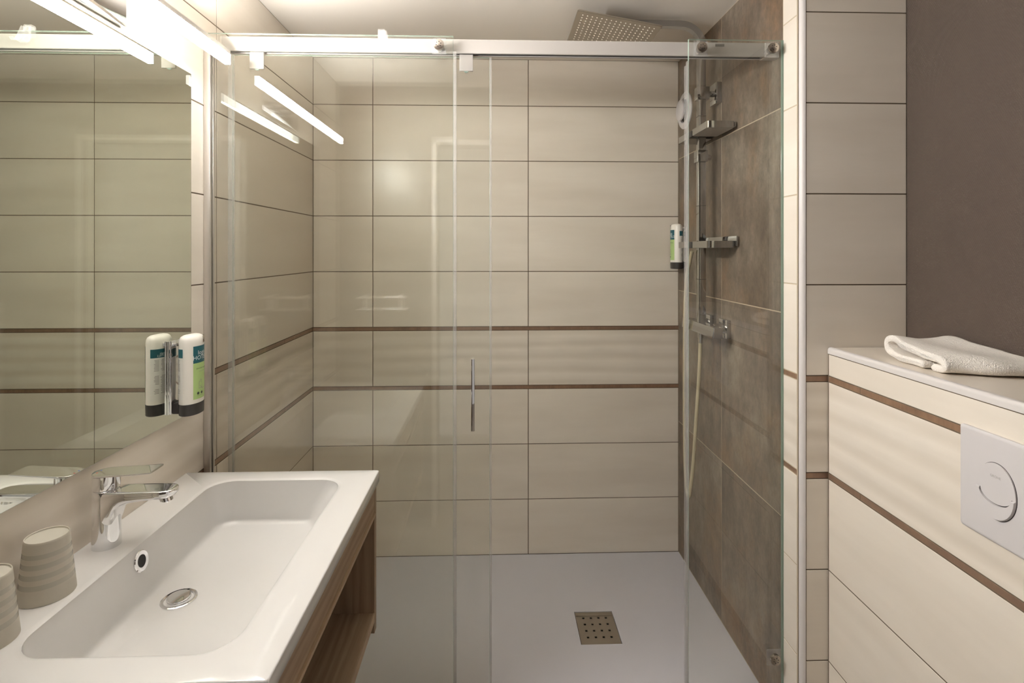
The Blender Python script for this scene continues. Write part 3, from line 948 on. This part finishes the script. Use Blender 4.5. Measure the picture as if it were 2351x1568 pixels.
# ------------------------------------------------------------------ shower column
RY = 1.990
RX0, RX1 = 0.7618, 0.7885
t = thing('shower_column', (0.775, RY, 1.09), 'chrome shower column with square overhead rain head in front of dark tiles', 'shower')
b = B().box((RX0, RY - .0135, 1.106), (RX1, RY + .0135, 2.150), .001)
for z in (1.26, 1.50, 1.90):
    pass
b.build('riser', 'chrome_grey', t)
arc = []
cxm, czm, rad = RX0 + .0135 - .085, 2.1335, .085
for k in range(0, 13):
    a = radians(90 * k / 12)
    arc.append((cxm + rad * cos(a), RY - .013, czm + rad * sin(a)))
arc = [(RX0 + .0135, RY - .013, 2.10)] + arc + [(0.60, RY - .013, 2.2195), (0.52, RY - .013, 2.2190), (0.44, RY - .013, 2.2150)]
B().tube(arc, 0, flat=(.0125, .0112, (0, 1, 0))).build('arm', 'chrome_dark', t)
# rain head, tilted about the y axis
hd0, hd1 = Vector((0.284, 0, 2.1985)), Vector((0.577, 0, 2.1470))
u = (hd1 - hd0).normalized(); nrm = Vector((-u.z, 0, u.x))
YN, YF = RY - .164, RY + .134
def H(s, y, h):
    q = hd0 + u * s + nrm * h
    return (q.x, y, q.z)
L = (hd1 - hd0).length
rings = []
for h, i in ((0, .0015), (.0015, 0), (.0045, 0), (.006, .0015)):
    rings.append([H(s, y, h) for s, y in rrect(i, L - i, YN + i, YF - i, .006, 4)])
hb = B().loft(rings)
hb.loft([[H(s, y, h) for s, y in rrect(L / 2 - .035 + i, L / 2 + .035 - i, RY - .045 + i, RY + .02 - i, .01, 4)] for h, i in ((.006, 0), (.014, .006))])
rh = hb.build('rain_head', 'steel', t)
nz = B()
for i in range(16):
    for j in range(13):
        s = .022 + (L - .044) * i / 15; y = YN + .024 + (YF - YN - .048) * j / 12
        nz.loft([[H(s + .0021 * cos(pi * k / 3), y + .0021 * sin(pi * k / 3), h) for k in range(6)] for h in (.0, -.0022)])
nz = nz.build('nozzle', 'nozzle', rh); nz['kind'] = 'stuff'
# wall bracket at the top
B().box((RX0 - .006, RY - .0175, 1.985 - .043), (RX1 + .012, RY + .018, 1.985 + .004), .001).build('riser_block', 'chrome_grey', t)
wb_ = B().box((XR - .0205, RY - .031, 1.925), (XR - .0002, RY + .031, 2.003), .0015).build('wall_plate', 'chrome_grey', t)
B().cyl((RX1 + .012, RY, 1.965), (XR - .020, RY, 1.965), .011, 20).build('wall_stub', 'chrome_grey', wb_)
# hand-shower slider
sl = B().box((RX0 - .007, RY - .024, 1.708), (RX1 + .004, RY + .020, 1.751), .002).build('slider', 'chrome_grey', t)
B().cyl((RX1 + .003, RY - .004, 1.729), (RX1 + .022, RY - .004, 1.724), .012, 20, r1=.009).build('slider_knob', 'chrome_grey', sl)
for z in (1.27, 1.545, 1.88):
    B().box((RX0 - .0004, RY - .0139, z - .0008), (RX1 + .0004, RY + .0139, z + .0008)).build('joint', 'slot', t, smooth=False)

def make_shelf(zt, label, lip):
    t = thing('shower_shelf', (0.78, RY, zt - .0255), label, 'shelf', 'chrome shelves on the shower riser')
    y0, y1 = 1.8225, 2.118
    for a, c in ((y0, RY - .019), (RY + .019, y1)):
        poly = rrect(0.7320, 0.8290, a, c, .010, 5)
        poly2 = rrect(0.7345, 0.8265, a + .0025, c - .0025, .008, 5)
        b = B()
        b.loft([[(x, y, zt - .0235) for x, y in poly], [(x, y, zt) for x, y in poly], [(x, y, zt) for x, y in poly2], [(x, y, zt - .018) for x, y in poly2]], cap0=False, cap1=True)
        tr = b.build('tray', 'chrome_grey', t)
        B().prism(poly2, zt - .0236, zt - .0225, 'XY').build('tray_underside', 'offwhite', tr)
    B().box((0.7315, RY - .019, zt - .024), (RX0 - .0003, RY + .019, zt - .002), .001).box((RX0 - .0003, RY - .019, zt - .024), (RX1 + .004, RY - .0140, zt - .002)).box((RX0 - .0003, RY + .0140, zt - .024), (RX1 + .004, RY + .019, zt - .002)).build('clamp', 'black', t)
    B().box((0.8292, y0 + (.006 if lip < 0 else -.010), zt - .018), (0.8345, y1 - .002, zt + lip), .001).build('back_rail', 'chrome_grey', t)
    return t
make_shelf(1.8250, 'upper chrome shower shelf clamped on the riser, level with the white vent', -.002)
make_shelf(1.4105, 'lower chrome shower shelf clamped on the riser, beside the white bottle', .017)

# thermostatic mixer
t = thing('shower_mixer', (0.775, RY, 1.09), 'chrome thermostatic shower mixer bar on the dark tiles below the shelves', 'mixer tap')
MX0, MX1, MZ0, MZ1 = 0.7560, 0.7925, 1.0700, 1.1080
def trap(y, k=0.0):
    return [(MX0 + .004 + k, y, MZ1 - k), (MX1 - k, y, MZ1 - k), (MX1 - k, y, MZ0 + k), (MX0 + k, y, MZ0 + k)]
B().loft([trap(RY - .098, .0006), trap(RY + .098, .0006)]).build('mixer_body', 'chrome_grey', t, smooth=False)
for a, c in ((RY - .153, RY - .0985), (RY + .0985, RY + .153)):
    B().loft([trap(a, .003), trap(a + (.0015 if a < RY else .0), 0), trap(c - (.0015 if a > RY else 0), 0), trap(c, .003)]).build('control_handle', 'chrome_grey', t, smooth=False)
for y in (RY - .075, RY + .075):
    e = B().box((XR - .016, y - .034, 1.062), (XR - .0002, y + .034, 1.128), .0015).build('wall_escutcheon', 'chrome_grey', t)
    B().cyl((MX1, y, 1.092), (XR - .016, y, 1.095), .019, 24).build('union_nut', 'chrome_grey', e)
def catmull(P, n=10):
    P = [Vector(p) for p in P]; out = []
    for i in range(len(P) - 1):
        p0, p1, p2, p3 = P[max(i - 1, 0)], P[i], P[i + 1], P[min(i + 2, len(P) - 1)]
        for k in range(n):
            s = k / n
            out.append(0.5 * ((2 * p1) + (p2 - p0) * s + (2 * p0 - 5 * p1 + 4 * p2 - p3) * s * s + (-p0 + 3 * p1 - 3 * p2 + p3) * s ** 3))
    return out + [P[-1]]
hs_ = [(0.7725, RY, 1.055), (0.7715, RY + .002, .97), (0.768, RY + .006, .876), (0.760, RY + .008, .744), (0.7515, RY + .010, .60), (0.745, RY + .018, .50), (0.744, RY + .040, .435),
       (0.745, RY + .068, .455), (0.746, RY + .088, .56), (0.7455, RY + .092, .75), (0.7455, RY + .092, .95), (0.7460, RY + .090, 1.12), (0.7505, RY + .085, 1.26), (0.7545, RY + .060, 1.335), (0.7555, RY + .036, 1.375)]
B().tube(catmull(hs_, 8), .0068, 12).build('hose', 'hose', t)
B().cyl((0.7725, RY, 1.071), (0.7725, RY, 1.050), .0095, 20).cyl((0.7725, RY, 1.050), (0.7725, RY, 1.030), .0080, 20).build('hose_union', 'chrome_grey', t)

# ------------------------------------------------------------------ ventilation valve
VY, VZ = 2.337, 1.995
t = thing('air_vent', (XR, VY, VZ), 'round white extract air valve on dark tiles near the ceiling', 'vent')
B().lathe((XR - .0003, VY, VZ), (-1, 0, 0), [(.081, 0), (.081, .004), (.076, .009), (.062, .012), (.054, .010), (.050, .001)], 56, cap1=False).build('rim', 'white', t)
B().lathe((XR - .0003, VY, VZ), (-1, 0, 0), [(.050, 0), (.049, .001)], 40).build('throat', 'slot', t)
B().lathe((XR - .0013, VY, VZ), (-1, 0, 0), [(.010, 0), (.010, .012), (.040, .014), (.046, .020), (.045, .026), (.036, .030), (.002, .031)], 56).build('disc', 'white', t)

# ------------------------------------------------------------------ flush plate
FPX = BX - .0002
t = thing('flush_plate', (BX, 0.938, 0.944), 'white dual flush plate on the beige tiled cistern box', 'flush plate')
py0, py1, pz0, pz1 = 0.860, 1.016, 0.8458, 1.0410
pl = B()
pl.loft([[(FPX - h, y, z) for y, z in rrect(py0 + i, py1 - i, pz0 + i, pz1 - i, .006, 5)] for h, i in ((0, .001), (.002, 0), (.0075, .0), (.0095, .0028), (.0098, .006))])
pl.build('plate', 'white', t, ang=28)
bc, bz = 0.938, 0.9415
rh_, rv_ = 0.0375, 0.0505
# outline of the whole oval, split by a lobe: upper (large) and lower (crescent) push buttons
def oval(a, k=0.0): return (bc + (rh_ - k) * cos(a), bz + (rv_ - k) * sin(a))
zs = 0.9390
a0 = math.asin((zs - bz) / rv_)
up = [oval(a0 + (pi - 2 * a0) * i / 40) for i in range(41)]
lobe = []
for i in range(21):
    a = pi + pi * i / 20
    lobe.append((bc + .0300 * cos(a), zs + .0195 * sin(a)))
upper = up + lobe
low = [oval(pi - a0 + (pi + 2 * a0) * i / 30) for i in range(31)] + [(bc + .0312 * cos(-pi * i / 20), zs - .0008 + .0207 * sin(-pi * i / 20)) for i in range(21)]
B().prism(upper, FPX - .0124, FPX - .0090, 'YZ').build('flush_button', 'white', t, ang=28)
lo_ = B()
lo_.loft([[(FPX - .0090, y, z) for y, z in low], [(FPX - .0128, y, z) for y, z in low], [(FPX - .0150, bc + (y - bc) * .97, bz - .028 + (z - bz + .028) * .93) for y, z in low]])
lo_.build('flush_button', 'white', t, ang=40)
ringp = [oval(2 * pi * i / 60, -.0010) for i in range(60)]
B().prism(ringp, FPX - .0102, FPX - .0090, 'YZ').build('button_gap', 'slot', t, smooth=False)
text_mesh('maker_mark', 'GROHE', .0062, 'grey_ink', lambda a, c: (FPX - .0127, bc - a, 0.9660 + c), t)

# ------------------------------------------------------------------ towel
t = thing('towel', (1.05, 1.20, BZ), 'folded white terry towel lying on the cistern box', 'towel')
ZB = BZ
prof = [(1.165, .0105), (1.20, .0100), (1.24, .0100), (1.275, .0115), (1.298, .0180), (1.306, .0295), (1.301, .0405), (1.284, .0460), (1.262, .0440),
        (1.235, .0385), (1.205, .0340), (1.175, .0318), (1.150, .0305), (1.130, .0288), (1.116, .0225), (1.116, .0140), (1.128, .0098), (1.146, .0098)]
PP = catmull([(0, y, z) for y, z in prof], 5)
NXT = 36
rng = random.Random(5)
b = B()
rings = []
for i in range(NXT + 1):
    f = i / NXT
    x = 0.972 + f * 0.150
    ring = []
    n = len(PP)
    T_ = .0155
    nrmv = []
    for k in range(n):
        d = (PP[min(k + 1, n - 1)] - PP[max(k - 1, 0)]).normalized()
        nrmv.append(Vector((0, -d.z, d.y)))
    def warp(p, s):
        y, z = p.y, p.z
        far = (y - 1.11) / .20
        # fold slackens to the right: near end sinks forward, far roll flattens, gentle waves
        y2 = y - f * .052 * (1 - far) + .012 * f * far + .004 * sin(9 * f + 3 * far)
        z2 = z * (1 - .10 * f * far) + .0045 * sin(5.2 * f + 2.1 * far) * min(1, max(0, (z - .02) / .02)) + f * .008 * min(1, max(0, (z - .02) / .02)) * (1 - abs(far - .35))
        x2 = x - .012 * (1 - far) * (1 - f) + .02 * max(0, far - .6) * (1 - f) + .0025 * sin(17 * far + s)
        return (x2, y2, ZB + max(z2, .0006))
    out = [warp(PP[k] + nrmv[k] * (T_ / 2 * (.55 if k in (0, n - 1) else 1)), 0) for k in range(n)]
    inn = [warp(PP[k] - nrmv[k] * (T_ / 2 * (.55 if k in (0, n - 1) else 1)), 0) for k in range(n)]
    rings.append(out + inn[::-1])
# rounded cloth edges at both sides
def shrink(r, dx, k):
    n = len(r) // 2
    res = []
    for i, p in enumerate(r):
        q = r[len(r) - 1 - i]
        m_ = (Vector(p) + Vector(q)) / 2
        v = m_ + (Vector(p) - m_) * k
        res.append((v.x + dx, v.y, max(v.z, ZB + .0006)))
    return res
rings = [shrink(rings[0], -.0035, .3), shrink(rings[0], -.0022, .75)] + rings + [shrink(rings[-1], .0022, .75), shrink(rings[-1], .0035, .3)]
b.loft(rings)
tw = b.build('towel_cloth', 'terry', t, ang=180)

# ------------------------------------------------------------------ towel rail on the doorway wall (seen only in the glass)
t = thing('towel_rail', (-0.57, FRONT, 1.11), 'double-bar chrome towel rail beside the doorway, seen only as a reflection in the glass', 'towel rail')
for z in (1.139, 1.079):
    B().cyl((-0.698, .3565, z), (-0.443, .3565, z), .0075, 20).build('bar', 'chrome', t)
for x in (-0.66, -0.481):
    B().box((x - .008, FRONT + .0002, 1.066), (x + .008, .3495, 1.152), .002).build('bracket', 'white', t)
